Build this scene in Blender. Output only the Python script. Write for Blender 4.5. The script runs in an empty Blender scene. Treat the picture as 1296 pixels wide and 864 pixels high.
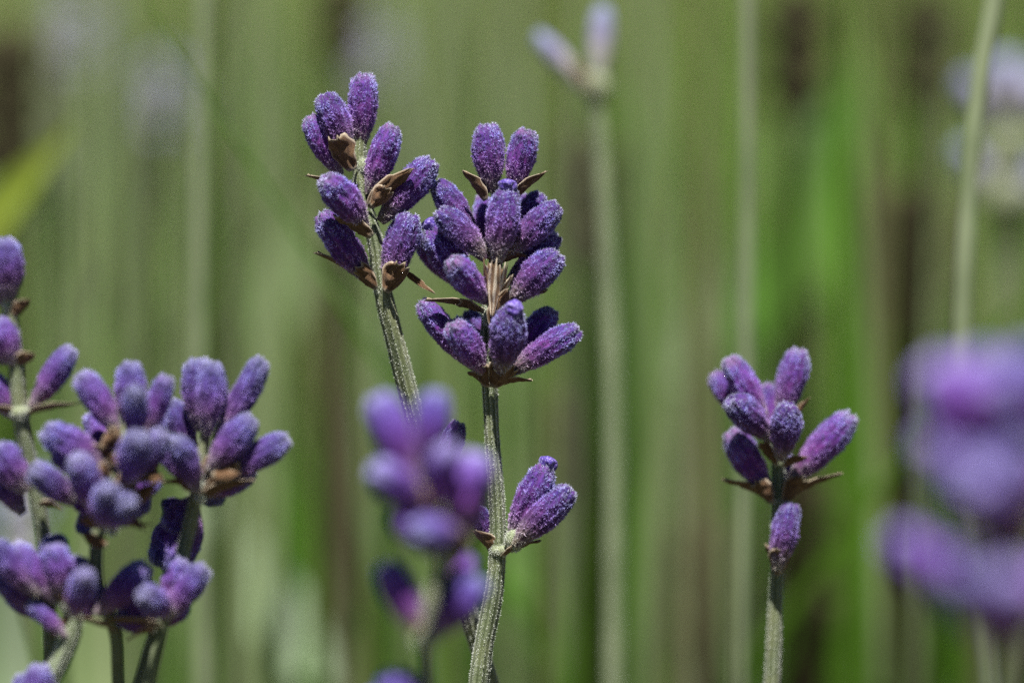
import bpy, math, random
import numpy as np
from mathutils import Vector, Matrix, noise

# ------------------------------------------------------------------ camera, sky, sun, exposure
scene = bpy.context.scene
col = scene.collection
PITCH = math.radians(10.0)
LENS, FOCUS = 125.0, 0.2995
APERTURE = 0.0128                      # metres of opening
SUN_EL, SUN_AZ = 77.0, -8.0            # degrees; azimuth from straight behind the camera, negative = from the left
SUN_POWER, SKY_POWER, EXPOSURE = 5.0, 0.05, 1.3

F0 = Vector((0, 0, 0.32))              # the point of sharp focus in the middle of the picture
fwd = Vector((0, math.cos(PITCH), -math.sin(PITCH)))
upv = Vector((0, math.sin(PITCH), math.cos(PITCH)))
rgt = Vector((1, 0, 0))
CAM = F0 - fwd * 0.30

cd = bpy.data.cameras.new('camera')
cam = bpy.data.objects.new('camera', cd)
col.objects.link(cam)
cam.location = CAM
cam.rotation_euler = (math.pi / 2 - PITCH, 0, 0)
cd.lens, cd.sensor_width = LENS, 36.0
cd.clip_start, cd.clip_end = 0.02, 2000.0
cd.dof.use_dof = True
cd.dof.focus_distance = FOCUS
cd.dof.aperture_fstop = LENS / (APERTURE * 1000)
scene.camera = cam

w = bpy.data.worlds.new('World')
scene.world = w
w.use_nodes = True
nt = w.node_tree
bg = nt.nodes['Background']
sky = nt.nodes.new('ShaderNodeTexSky')
sky.sky_type = 'NISHITA'
sky.sun_disc = False
sky.altitude, sky.air_density, sky.dust_density = 3000, 0.35, 0.3
sky.sun_elevation = math.radians(SUN_EL)
az = math.radians(SUN_AZ)
sun_dir = Vector((math.sin(az) * math.cos(math.radians(SUN_EL)), -math.cos(az) * math.cos(math.radians(SUN_EL)), math.sin(math.radians(SUN_EL))))
sky.sun_rotation = math.atan2(sun_dir.x, sun_dir.y)
nt.links.new(sky.outputs[0], bg.inputs[0])
bg.inputs[1].default_value = SKY_POWER

sd = bpy.data.lights.new('sun', 'SUN')
sun = bpy.data.objects.new('sun', sd)
col.objects.link(sun)
sd.energy, sd.angle, sd.color = SUN_POWER, math.radians(0.53), (1.0, 0.965, 0.91)
sun.rotation_euler = sun_dir.to_track_quat('Z', 'Y').to_euler()
sun.location = (0, -1, 2)

vs = scene.view_settings
vs.view_transform, vs.look, vs.gamma, vs.exposure = 'Standard', 'None', 1.0, EXPOSURE
vs.use_curve_mapping = False
scene.cycles.use_denoising = False
scene.cycles.sample_clamp_indirect = 4.0

# ------------------------------------------------------------------ helpers
rnd = random.Random(5)
K = 36.0 / LENS / 1296.0


def P(px, py, d):
    """photo pixel + depth along the view axis -> world point"""
    return CAM + (fwd + rgt * ((px - 648) * K) + upv * ((432 - py) * K)) * d


def mm_per_px(d):
    return d * K * 1000


def make_mesh(name, verts, faces, mat, smooth=True, attrs=None, colors=None):
    me = bpy.data.meshes.new(name)
    verts = np.asarray(verts, dtype=np.float32)
    me.from_pydata(verts.tolist() if len(verts) < 20000 else verts, [], faces if isinstance(faces, list) else faces.tolist())
    if smooth:
        me.polygons.foreach_set('use_smooth', np.ones(len(me.polygons), dtype=bool))
    for k, v in (attrs or {}).items():
        a = me.attributes.new(k, 'FLOAT', 'POINT')
        a.data.foreach_set('value', np.asarray(v, dtype=np.float32))
    if colors is not None:
        a = me.attributes.new('tint', 'FLOAT_COLOR', 'POINT')
        a.data.foreach_set('color', np.asarray(colors, dtype=np.float32).ravel())
    me.materials.append(mat)
    me.update()
    return me


def link(name, me, parent=None, matrix=None):
    o = bpy.data.objects.new(name, me)
    col.objects.link(o)
    if parent is not None:
        o.parent = parent
    if matrix is not None:
        o.matrix_local = matrix
    return o


def thing(name, label, cat, loc, group=None):
    o = bpy.data.objects.new(name, None)
    o.empty_display_size = 0.005
    col.objects.link(o)
    o.location = loc
    o['label'], o['category'] = label, cat
    if group:
        o['group'] = group
    return o


class N:
    """small node-tree writer"""
    def __init__(self, name):
        self.m = bpy.data.materials.new(name)
        self.m.use_nodes = True
        self.t = self.m.node_tree
        self.b = self.t.nodes['Principled BSDF']
        self.out = self.t.nodes['Material Output']

    def n(self, typ, **kw):
        nd = self.t.nodes.new(typ)
        for k, v in kw.items():
            setattr(nd, k, v)
        return nd

    def l(self, a, b):
        self.t.links.new(a, b)

    def attr(self, name, out='Fac'):
        nd = self.n('ShaderNodeAttribute')
        nd.attribute_name = name
        return nd.outputs[out]

    def ramp(self, fac, stops):
        nd = self.n('ShaderNodeValToRGB')
        el = nd.color_ramp.elements
        while len(el) < len(stops):
            el.new(0.5)
        for e, (p, c) in zip(el, stops):
            e.position = p
            e.color = (c[0], c[1], c[2], 1)
        self.l(fac, nd.inputs[0])
        return nd.outputs[0]

    def noise(self, scale, detail=3, rough=0.6, coord='Object'):
        tc = self.n('ShaderNodeTexCoord')
        nd = self.n('ShaderNodeTexNoise')
        nd.inputs['Scale'].default_value = scale
        nd.inputs['Detail'].default_value = detail
        nd.inputs['Roughness'].default_value = rough
        self.l(tc.outputs[coord], nd.inputs['Vector'])
        return nd.outputs[0]

    def mix(self, fac, a, b, mode='MIX'):
        nd = self.n('ShaderNodeMix', data_type='RGBA', blend_type=mode)
        for s, v in ((nd.inputs[0], fac), (nd.inputs[6], a), (nd.inputs[7], b)):
            if isinstance(v, (int, float)):
                s.default_value = v
            elif isinstance(v, tuple):
                s.default_value = (v[0], v[1], v[2], 1)
            else:
                self.l(v, s)
        return nd.outputs[2]

    def maprange(self, v, a, b, c=0.0, d=1.0):
        nd = self.n('ShaderNodeMapRange')
        nd.inputs[1].default_value, nd.inputs[2].default_value = a, b
        nd.inputs[3].default_value, nd.inputs[4].default_value = c, d
        self.l(v, nd.inputs[0])
        return nd.outputs[0]

    def rand(self):
        return self.n('ShaderNodeObjectInfo').outputs['Random']

    def hsv(self, c, h=None, s=None, v=None):
        nd = self.n('ShaderNodeHueSaturation')
        self.l(c, nd.inputs['Color'])
        for k, x in (('Hue', h), ('Saturation', s), ('Value', v)):
            if x is None:
                continue
            if isinstance(x, (int, float)):
                nd.inputs[k].default_value = x
            else:
                self.l(x, nd.inputs[k])
        return nd.outputs[0]

    def bump(self, h, strength, dist):
        nd = self.n('ShaderNodeBump')
        nd.inputs['Strength'].default_value = strength
        nd.inputs['Distance'].default_value = dist
        self.l(h, nd.inputs['Height'])
        self.l(nd.outputs[0], self.b.inputs['Normal'])

    def finish(self, c, rough=0.7, sheen=0.0, spec=0.3, sheen_tint=(1, 1, 1)):
        self.l(c, self.b.inputs['Base Color'])
        self.b.inputs['Roughness'].default_value = rough
        self.b.inputs['Specular IOR Level'].default_value = spec
        self.b.inputs['Sheen Weight'].default_value = sheen
        self.b.inputs['Sheen Roughness'].default_value = 0.5
        self.b.inputs['Sheen Tint'].default_value = (*sheen_tint, 1)
        return self.m

    def thin(self, c, trans=0.4):
        """diffuse + translucent, for hairs and leaves"""
        d = self.n('ShaderNodeBsdfDiffuse')
        t = self.n('ShaderNodeBsdfTranslucent')
        mx = self.n('ShaderNodeMixShader')
        mx.inputs[0].default_value = trans
        self.l(c, d.inputs[0])
        self.l(c, t.inputs[0])
        self.l(d.outputs[0], mx.inputs[1])
        self.l(t.outputs[0], mx.inputs[2])
        self.l(mx.outputs[0], self.out.inputs[0])
        return self.m


# ------------------------------------------------------------------ materials
def mat_bud():
    m = N('violet bud')
    sh = m.n('ShaderNodeMath', operation='ADD')
    m.l(m.attr('t'), sh.inputs[0])
    m.l(m.maprange(m.rand(), 0, 1, -.12, .08), sh.inputs[1])
    c = m.ramp(sh.outputs[0], [(0.0, (.16, .14, .08)), (.12, (.16, .12, .11)), (.26, (.095, .036, .12)), (.45, (.074, .017, .150)),
                   (.75, (.054, .017, .180)), (.92, (.056, .032, .20)), (1.0, (.10, .09, .17))])
    n1 = m.maprange(m.noise(900, 3), .38, .66)
    c = m.mix(n1, c, m.mix(.5, c, (.16, .028, .16)))
    n2 = m.maprange(m.noise(3200, 2), .50, .68)
    nd = m.n('ShaderNodeMath', operation='MULTIPLY')
    m.l(n2, nd.inputs[0])
    nd.inputs[1].default_value = .6
    c = m.mix(nd.outputs[0], c, (.035, .012, .07))
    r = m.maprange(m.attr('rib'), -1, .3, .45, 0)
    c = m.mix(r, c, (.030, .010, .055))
    rd = m.rand()
    c = m.hsv(c, m.maprange(rd, 0, 1, .485, .515), 1.0, m.maprange(rd, 0, 1, .7, 1.3))
    m.bump(m.noise(5200, 3), .8, .00008)
    return m.finish(c, .75, .25, .15, (.75, .65, 1))


def mat_palebud():
    m = N('pale young bud')
    c = m.ramp(m.attr('t'), [(0.0, (.42, .42, .34)), (.45, (.38, .36, .34)), (.65, (.20, .18, .30)), (1.0, (.15, .18, .31))])
    c = m.mix(m.maprange(m.noise(1500, 3), .4, .7, 0, .4), c, (.2, .2, .22))
    return m.finish(c, .8, .2, .15)


def mat_fuzz():
    m = N('lilac fuzz')
    t = m.attr('t')
    c = m.ramp(t, [(0.0, (.70, .66, .55)), (.12, (.72, .66, .68)), (.3, (.58, .36, .70)), (.5, (.47, .31, .77)),
                   (.8, (.46, .45, .86)), (1.0, (.64, .63, .84))])
    c = m.hsv(c, None, None, m.maprange(m.attr('rv'), 0, 1, .22, 1.15))
    return m.thin(c, .3)


def mat_stem():
    m = N('stem green')
    g = m.attr('groove')
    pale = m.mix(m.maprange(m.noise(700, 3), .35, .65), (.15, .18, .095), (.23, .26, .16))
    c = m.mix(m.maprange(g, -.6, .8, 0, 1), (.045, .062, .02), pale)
    c = m.mix(m.maprange(m.noise(160, 2), .5, .75), c, (.17, .18, .085))
    m.bump(m.noise(4000, 3), .7, .00008)
    return m.finish(c, .7, .15, .2)


def mat_stalk():
    m = N('pale stalk')
    c = m.mix(m.maprange(m.noise(120, 3), .35, .65), (.135, .17, .085), (.19, .225, .125))
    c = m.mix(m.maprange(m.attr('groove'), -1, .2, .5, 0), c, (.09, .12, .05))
    return m.finish(c, .75, .1, .2)


def mat_vivid(gain=1.0):
    m = N('fresh violet bud')
    c = m.ramp(m.attr('t'), [(0.0, (.30, .26, .20)), (.15, (.32, .20, .30)), (.35, (.18, .052, .25)), (.6, (.12, .038, .29)), (.85, (.12, .075, .35)), (1.0, (.24, .24, .46))])
    c = m.mix(m.maprange(m.noise(2600, 3), .42, .66, 0, .6), c, (.05, .016, .10))
    c = m.mix(m.maprange(m.noise(4200, 2), .56, .7, 0, .35), c, (.36, .30, .6))
    m.bump(m.noise(3500, 3), .8, .0001)
    c = m.hsv(c, m.maprange(m.rand(), 0, 1, .485, .515), 1.0, m.maprange(m.rand(), 0, 1, .8 * gain, 1.2 * gain))
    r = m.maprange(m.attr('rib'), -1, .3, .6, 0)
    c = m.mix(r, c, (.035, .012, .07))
    return m.finish(c, .8, .12, .15, (.7, .7, 1))


def mat_gap_shade():
    m = N('shaded gap brown')
    c = m.mix(m.maprange(m.noise(900, 3), .35, .65), (.020, .018, .009), (.050, .044, .022))  # near-black tone paints background shade into the added heads
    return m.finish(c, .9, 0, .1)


def mat_white():
    m = N('white wool')
    c = m.mix(m.maprange(m.attr('rv'), 0, 1), (.50, .53, .45), (.80, .82, .76))
    return m.thin(c, .35)


def mat_bract():
    m = N('dry bract')
    s = m.attr('s')
    v = m.attr('v')
    c = m.mix(m.maprange(m.noise(900, 4), .35, .65), (.075, .032, .012), (.21, .115, .045))
    wv = m.n('ShaderNodeMath', operation='SINE')
    mu = m.n('ShaderNodeMath', operation='MULTIPLY')
    m.l(v, mu.inputs[0])
    mu.inputs[1].default_value = 13
    m.l(mu.outputs[0], wv.inputs[0])
    c = m.mix(m.maprange(wv.outputs[0], .3, 1, 0, .7), c, (.07, .03, .012))
    ab = m.n('ShaderNodeMath', operation='ABSOLUTE')
    m.l(v, ab.inputs[0])
    c = m.mix(m.maprange(ab.outputs[0], .84, 1.0, 0, .8), c, (.55, .46, .34))
    c = m.mix(m.maprange(s, .90, 1.0, 0, .75), c, (.50, .42, .30))
    c = m.mix(m.maprange(s, .0, .14, .65, 0), c, (.42, .40, .30))
    m.bump(m.noise(2500, 3), .8, .0001)
    return m.finish(c, .6, .05, .35)


def mat_calyx():
    m = N('dried calyx cream')
    g = m.attr('rib')
    c = m.mix(m.maprange(g, -.1, .5, 0, 1), (.20, .115, .06), (.66, .57, .44))
    c = m.mix(m.maprange(m.noise(1500, 3), .45, .7, 0, .6), c, (.33, .24, .16))
    m.bump(m.noise(3500, 3), .6, .00008)
    return m.finish(c, .7, .1, .2)


def mat_corolla():
    m = N('corolla blue violet')
    c = m.mix(m.maprange(m.noise(1400, 3), .35, .65), (.028, .014, .16), (.09, .045, .28))
    c = m.mix(m.maprange(m.noise(6000, 2), .52, .66), c, (.30, .24, .5))
    m.bump(m.noise(3000, 3), .6, .00008)
    return m.finish(c, .5, .2, .3, (.7, .7, 1))


def mat_tint(name, trans=.35):
    m = N(name)
    c = m.attr('tint', 'Color')
    n1 = m.maprange(m.noise(35, 3), .35, .65, .75, 1.25)
    c = m.hsv(c, None, None, n1)
    return m.thin(c, trans)


def mat_ground():
    m = N('soil and moss')
    a = m.maprange(m.noise(9, 6), .42, .62)
    c = m.mix(a, (.055, .040, .024), (.060, .085, .022))
    c = m.mix(m.maprange(m.noise(70, 4), .45, .7), c, (.12, .10, .06))
    m.bump(m.noise(60, 5), .8, .01)
    return m.finish(c, .95, 0, .1)


def mat_leaf():
    m = N('grey green leaf')
    c = m.mix(m.maprange(m.attr('v'), -.15, .15, 0, 1), (.30, .36, .24), (.26, .33, .20))
    oi = m.n('ShaderNodeObjectInfo')
    c = m.mix(1.0, c, oi.outputs['Color'], 'MULTIPLY')
    c = m.mix(m.maprange(m.noise(300, 3), .4, .7, 0, .4), c, (.16, .2, .1))
    return m.thin(c, .35)


M = dict(bud=mat_bud(), palebud=mat_palebud(), fuzz=mat_fuzz(), stem=mat_stem(), stalk=mat_stalk(), gap_shade=mat_gap_shade(), vivid=mat_vivid(), violet=mat_vivid(.68), white=mat_white(), bract=mat_bract(), calyx=mat_calyx(),
         corolla=mat_corolla(), grass=mat_tint('grass blades', .5), foliage=mat_tint('lavender foliage', .25),
         ground=mat_ground(), leaf=mat_leaf())

# ------------------------------------------------------------------ ground
gs = 400.0
me = make_mesh('ground', [(-gs, -gs, 0), (gs, -gs, 0), (gs, gs, 0), (-gs, gs, 0)], [(0, 1, 2, 3)], M['ground'], False)
ground = link('ground', me)
ground['kind'] = 'structure'


# ------------------------------------------------------------------ grass and foliage masses
def blades(rg, xy, h, wd, lean, tints, seg=5, bend=.35):
    """one strip of quads for each blade; everything vectorised"""
    n = len(xy)
    s = np.linspace(0, 1, seg + 1)
    ang = rg.uniform(0, 2 * np.pi, n)
    dirv = np.stack([np.cos(ang), np.sin(ang)], 1)
    fa = rg.normal(0, .8, n)
    face = np.stack([np.cos(fa), np.sin(fa)], 1)
    h = h[:, None]
    prof = np.clip(1.05 - s ** 2.2, .04, 1)
    b = (rg.uniform(.2, 1, n) * bend)[:, None]
    cx = xy[:, 0:1] + dirv[:, 0:1] * h * (lean[:, None] * s + b * s ** 2.4)
    cy = xy[:, 1:2] + dirv[:, 1:2] * h * (lean[:, None] * s + b * s ** 2.4)
    cz = h * s * (1 - .25 * b * s)
    hw = wd[:, None] * .5 * prof
    L = np.stack([cx - face[:, 0:1] * hw, cy - face[:, 1:2] * hw, cz], -1)
    R = np.stack([cx + face[:, 0:1] * hw, cy + face[:, 1:2] * hw, cz], -1)
    V = np.stack([L, R], 2).reshape(-1, 3)
    base = (np.arange(n) * (seg + 1) * 2)[:, None]
    k = np.arange(seg)[None, :] * 2
    q = base + k
    Fc = np.stack([q, q + 1, q + 3, q + 2], -1).reshape(-1, 4)
    C = np.repeat(np.concatenate([tints, np.ones((n, 1))], 1), (seg + 1) * 2, axis=0)
    return V, Fc, C


def palette(rg, n, cols, wts, jit=.2):
    cols = np.array(cols)
    ix = rg.choice(len(cols), n, p=np.array(wts) / np.sum(wts))
    return cols[ix] * rg.uniform(1 - jit, 1 + jit, (n, 1)) * rg.uniform(.92, 1.08, (n, 3))


GREEN, OLIVE, GREY, STRAW, BROWN = (.088, .175, .024), (.14, .18, .05), (.20, .25, .115), (.25, .235, .15), (.10, .08, .045)

rg = np.random.default_rng(11)


def noisef(x, y, s, o):
    return np.array([noise.noise(Vector((a * s + o, b * s - o, o))) for a, b in zip(x, y)])


# the meadow behind the spikes
n = 11000
y = .42 + (rg.uniform(0, 1, n) ** 1.6) * 4.5
x = rg.uniform(-1, 1, n) * (.22 + .42 * y)
f = noisef(x, y, 5.0, 3.1)
f2 = noisef(x, y, 9.0, 8.7)
keep = f2 > -.32
x, y, f, f2 = x[keep], y[keep], f[keep], f2[keep]
n = len(x)
h = rg.uniform(.10, .30, n) * (1 + .25 * f)
t = palette(rg, n, [GREEN, OLIVE, GREY, STRAW, BROWN], [5, 3.0, 1.5, .8, .8])
tg = palette(rg, n, [GREEN, OLIVE], [4, 1])
tl = palette(rg, n, [GREY, OLIVE, STRAW], [4, 2, 1])
t = t * np.clip(1.0 - .28 * np.clip(x / (.08 + .14 * y), -.6, 1), .7, 1.2)[:, None]
mg = np.clip((f + .05 + .5 * x / (.2 + .3 * y)) * 1.6, 0, 1)[:, None]
ml = np.clip((-f - .05 - .5 * x / (.2 + .3 * y)) * 1.4, 0, 1)[:, None]
t = t * (1 - mg) + tg * mg
t = t * (1 - ml) + tl * ml
V, Fc, C = blades(rg, np.stack([x, y], 1), h, rg.uniform(.0018, .0045, n), rg.uniform(0, .9, n), t, 5, 1.0)
# denser tussocks in it: picture column, row their tips reach, distance, spread m, count, blade width, colour
DARK, LUSH, PALE, DRY = (.022, .020, .010), (.082, .185, .018), (.235, .30, .135), (.17, .155, .085)  # DARK paints shaded gaps into the grass, besides one thin dark stalk
tuss = [(60, 40, .66, .02, 40, .003, OLIVE), (190, 240, .66, .03, 50, .003, PALE), (350, 60, .7, .03, 50, .003, LUSH), (650, 60, .66, .03, 60, .003, LUSH),
        (850, 330, .58, .02, 50, .003, LUSH), (1060, 120, .6, .022, 60, .004, LUSH), (1100, 260, .56, .02, 70, .004, LUSH), (1230, 330, .62, .025, 40, .004, OLIVE),
        (380, 470, .55, .014, 50, .0035, LUSH), (60, 360, .6, .02, 60, .004, LUSH), (700, 430, .55, .018, 60, .004, LUSH), (960, 520, .58, .012, 50, .003, LUSH),
        (1090, 560, .52, .014, 70, .004, LUSH), (230, 520, .6, .03, 60, .0035, LUSH), (800, 620, .55, .02, 40, .003, LUSH)]
# single tall blades that streak the blur: column at the top, column at the bottom, row of the tip, distance, width, colour
tall = [(112, 108, -60, .43, .0024, PALE), (150, 158, -60, .42, .003, PALE), (196, 205, 180, .45, .003, PALE), (350, 340, -50, .44, .003, PALE), (322, 306, -60, .42, .0025, PALE),
        (585, 560, -40, .45, .0035, PALE), (560, 520, -60, .47, .003, PALE), (626, 640, -60, .46, .002, PALE), (812, 850, -60, .43, .0028, PALE), (870, 880, 300, .44, .003, PALE),
        (795, 815, -60, .46, .002, LUSH), (1060, 1080, -40, .45, .004, LUSH), (1090, 1110, 200, .42, .004, LUSH), (660, 700, 380, .43, .003, LUSH), (400, 395, 480, .42, .0035, LUSH),
        (385, 402, 560, .40, .003, LUSH), (240, 225, 480, .43, .003, LUSH), (60, 75, 260, .45, .003, LUSH), (290, 287, -60, .40, .0022, DARK), (172, 176, 60, .43, .002, DARK),
        (430, 432, -60, .45, .004, DARK), (10, 14, 40, .42, .005, DARK), (735, 742, 120, .41, .0035, DARK), (1005, 1000, -60, .43, .004, DARK), (1170, 1166, -60, .42, .004, DARK),
        (1152, 1130, 240, .46, .007, DARK), (690, 684, 480, .41, .003, DARK), (905, 900, 640, .42, .007, DARK), (1026, 1028, 590, .42, .007, DARK), (932, 931, 600, .345, .0012, DARK),
        (402, 408, 120, .46, .004, DRY), (440, 452, 400, .45, .004, DRY), (890, 888, -60, .42, .0035, DRY), (1112, 1100, -60, .43, .003, DRY), (850, 846, 540, .42, .003, DRY),
        (540, 545, 330, .43, .0025, LUSH), (1245, 1240, 200, .43, .003, OLIVE), (760, 750, 560, .42, .002, DARK), (470, 480, 560, .44, .003, LUSH), (730, 725, 620, .40, .003, LUSH)]
Vs, Fs, Cs = [V], [Fc], [C]
for (tx, ty, td, spx, cnt, bw, tc) in tuss:
    c0 = P(tx, ty, td)
    xy = np.stack([rg.normal(c0.x, spx, cnt), rg.normal(c0.y, .03, cnt)], 1)
    hh = c0.z * rg.uniform(.86, 1.1, cnt)
    tt = np.array([tc]) * rg.uniform(.75, 1.25, (cnt, 1)) * rg.uniform(.92, 1.08, (cnt, 3))
    v_, f_, c_ = blades(rg, xy, hh, np.full(cnt, bw), rg.uniform(0, .12, cnt), tt, 6, .25)
    Fs.append(f_ + sum(len(q) for q in Vs))
    Vs.append(v_)
    Cs.append(c_)
tall += [(xa, xa + dx, ty, td, bw, tc) for xa, dx, ty, td, bw, tc in (
    (40, 14, -60, .40, .0013, PALE), (95, -8, 40, .38, .0012, PALE), (230, 16, -60, .39, .0014, PALE), (372, -30, -60, .40, .0014, PALE), (500, -60, -60, .41, .0013, PALE),
    (545, 20, -60, .39, .0012, OLIVE), (672, 10, -60, .41, .0015, PALE), (708, -14, -60, .39, .0012, OLIVE), (842, -26, -60, .40, .0014, PALE), (905, 14, -60, .39, .0013, PALE),
    (1085, 30, -60, .40, .0014, PALE), (1132, -18, -60, .41, .0014, OLIVE), (440, 14, 420, .38, .0016, DRY), (300, -20, 500, .39, .0015, PALE), (1190, -30, -60, .40, .0013, PALE))]
n = 260
xy = np.stack([rg.uniform(-.16, .16, n), rg.uniform(.13, .55, n)], 1)
tt = palette(rg, n, [LUSH, DARK, PALE, OLIVE, GREEN, DRY], [4, 3.2, 2, 2, 2, 1])
v_, f_, c_ = blades(rg, xy, rg.uniform(.20, .40, n), rg.uniform(.002, .006, n), rg.uniform(.0, .30, n), tt, 8, .45)
Fs.append(f_ + sum(len(q) for q in Vs))
Vs.append(v_)
Cs.append(c_)
for (xa, xb, ty, td, bw, tc) in tall:
    top, bot = P(xa, ty, td), P(xb, 880, td)
    dn = (bot - top) / (top.z - bot.z)
    seg = 14
    rows = []
    for i in range(seg + 1):
        q = i / seg
        z = top.z * q
        c0 = top + dn * (top.z - z) * min(1, .25 + z / top.z) if z < bot.z else top + dn * (top.z - z)
        hw = bw / 2 * (1 - q ** 6 * .95)
        rows += [(c0.x - hw, c0.y, z), (c0.x + hw, c0.y + hw * .4, z)]
    k = sum(len(q) for q in Vs)
    ii = np.arange(seg) * 2 + k
    Vs.append(np.array(rows))
    Fs.append(np.stack([ii, ii + 1, ii + 3, ii + 2], 1))
    Cs.append(np.tile(np.array([*tc, 1.0]) , (len(rows), 1)))
V, Fc, C = np.concatenate(Vs), np.concatenate(Fs), np.concatenate(Cs)
g = link('meadow_grass', make_mesh('meadow_grass', V, Fc, M['grass'], True, None, C))
g['kind'], g['label'], g['category'] = 'stuff', 'blurred green and straw coloured grass filling the background behind the lavender', 'grass'


def bush(name, label, cx, cy, rad, ht, nleaf, seed, tone=1.0, group=None):
    """a low mound of narrow grey green leaves"""
    r2 = np.random.default_rng(seed)
    root = thing(name, label, 'bush', (cx, cy, 0), group)
    a = r2.uniform(0, 2 * np.pi, nleaf)
    rr = np.sqrt(r2.uniform(0, 1, nleaf)) * rad
    px, py = np.cos(a) * rr, np.sin(a) * rr
    top = ht * np.sqrt(np.clip(1 - (rr / rad) ** 2, .02, 1))
    pz = top * r2.uniform(.15, 1, nleaf) ** .5
    tt = palette(r2, nleaf, [(.11, .15, .07), (.16, .19, .11), (.075, .11, .035), (.2, .2, .12)], [4, 3, 3, 1]) * tone
    V, Fc, C = blades(r2, np.stack([px, py], 1), r2.uniform(.02, .05, nleaf), r2.uniform(.002, .0035, nleaf),
                      r2.uniform(.1, .9, nleaf), tt, 3)
    V[:, 2] += np.repeat(pz, 8)
    fo = link('foliage', make_mesh('bush_foliage', V, Fc, M['foliage'], True, None, C), root)
    fo['kind'] = 'stuff'
    # woody twigs from the foot of the bush
    vs_, fs_, gr = [], [], []
    for k in range(14):
        an, q = r2.uniform(0, 2 * np.pi), r2.uniform(.3, .9)
        p0, p1 = Vector((0, 0, -.005)), Vector((math.cos(an) * rad * q, math.sin(an) * rad * q, ht * .8 * math.sqrt(1 - q * q)))
        o = len(vs_)
        for i in range(7):
            s = i / 6
            c = p0.lerp(p1, s) + Vector((0, 0, .02 * math.sin(s * 3.1)))
            for j in range(6):
                u = j / 6 * 2 * math.pi
                rr_ = .003 * (1 - .6 * s)
                vs_.append((c.x + math.cos(u) * rr_, c.y + math.sin(u) * rr_, c.z))
                gr.append(-.3)
        for i in range(6):
            for j in range(6):
                fs_.append((o + i * 6 + j, o + i * 6 + (j + 1) % 6, o + i * 6 + 6 + (j + 1) % 6, o + i * 6 + 6 + j))
    link('twig', make_mesh('bush_twig', vs_, fs_, M['stem'], True, {'groove': gr}), root)
    return root


bush('lavender_bush', 'low grey green lavender mound from which the sharp flower spikes rise', .0, .03, .17, .15, 2600, 21)
for k, (bx, by, br, bh, nl, tone, lab) in enumerate((
        (-.30, .72, .20, .17, 3200, 1.1, 'grey green lavender mound blurred behind the left cluster of spikes'),
        (.06, .86, .19, .17, 3000, .9, 'blurred lavender mound far behind the two sharp spikes'),
        (.36, .80, .20, .17, 3000, .8, 'dark blurred lavender mound behind the small right hand spike'),
        (-.12, 1.45, .26, .20, 3600, 1.0, 'olive lavender mound at the far back, behind pale stalks'),
        (.45, 1.6, .28, .20, 3600, .8, 'deep green lavender mound at the far back, beside the olive one'))):
    bush('lavender_bush', lab, bx, by, br, bh, nl, 40 + k, tone)


# ------------------------------------------------------------------ bud, fuzz, corolla, bract meshes (shared)
BL, BW = .0063, .0028       # nominal bud length and width


def bud_grid(seed, bend, plump):
    prof = [(0, .28), (.03, .35), (.08, .43), (.16, .56), (.27, .74), (.40, .90), (.53, .98), (.65, 1.0), (.76, .96),
            (.85, .88), (.91, .77), (.955, .63), (.985, .50), (1.0, .40), (.992, .30), (.97, .20), (.955, .03)]
    pz = np.array([p[0] for p in prof])
    pr = np.array([p[1] for p in prof])
    u = np.linspace(0, 1, len(prof))
    uu = np.linspace(0, 1, 56)
    z = np.interp(uu, u, pz)
    r = np.interp(uu, u, pr) * (1 + plump * np.sin(np.pi * np.clip(z, 0, 1)))
    ns = 52
    rs = random.Random(seed)
    ph, off = rs.uniform(0, 6), Vector((seed * 3.7, seed * 1.3, 2.2))
    V, T, RB = [], [], []
    for zi, ri in zip(z, r):
        for j in range(ns):
            a = j / ns * 2 * math.pi
            win = max(0, min(1, (zi - .03) / .15)) * max(0, min(1, (1.02 - zi) / .12))
            rib = math.cos(11 * a + ph + .35 * math.sin(zi * 5 + seed))
            q = ri * (1 + .03 * rib * win)
            if zi > .82:
                q *= 1 + .10 * math.cos(5 * a + ph) * min(1, (zi - .80) / .18)
            x, y_, zz = math.cos(a) * q, math.sin(a) * q, zi
            nv = noise.noise(Vector((x * 2.1, y_ * 2.1, zz * 4.5)) + off) * .13 + noise.noise(Vector((x * 6, y_ * 6, zz * 13)) + off) * .08
            k = 1 + nv * (.4 + .6 * win)
            V.append((x * k * BW / 2 + bend * BL * zi * zi, y_ * k * BW / 2 * (1 + .08 * math.sin(seed)), zz * BL + (BL * (.05 * nv + .012 * math.cos(5 * a + ph + .8)) if zi > .9 else 0)))
            T.append(zi)
            RB.append(rib * win)
    Fc = []
    nr = len(z)
    for i in range(nr - 1):
        for j in range(ns):
            Fc.append((i * ns + j, i * ns + (j + 1) % ns, (i + 1) * ns + (j + 1) % ns, (i + 1) * ns + j))
    Fc.append(tuple(range(ns - 1, -1, -1)))
    return np.array(V), Fc, T, RB, ns, nr


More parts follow.
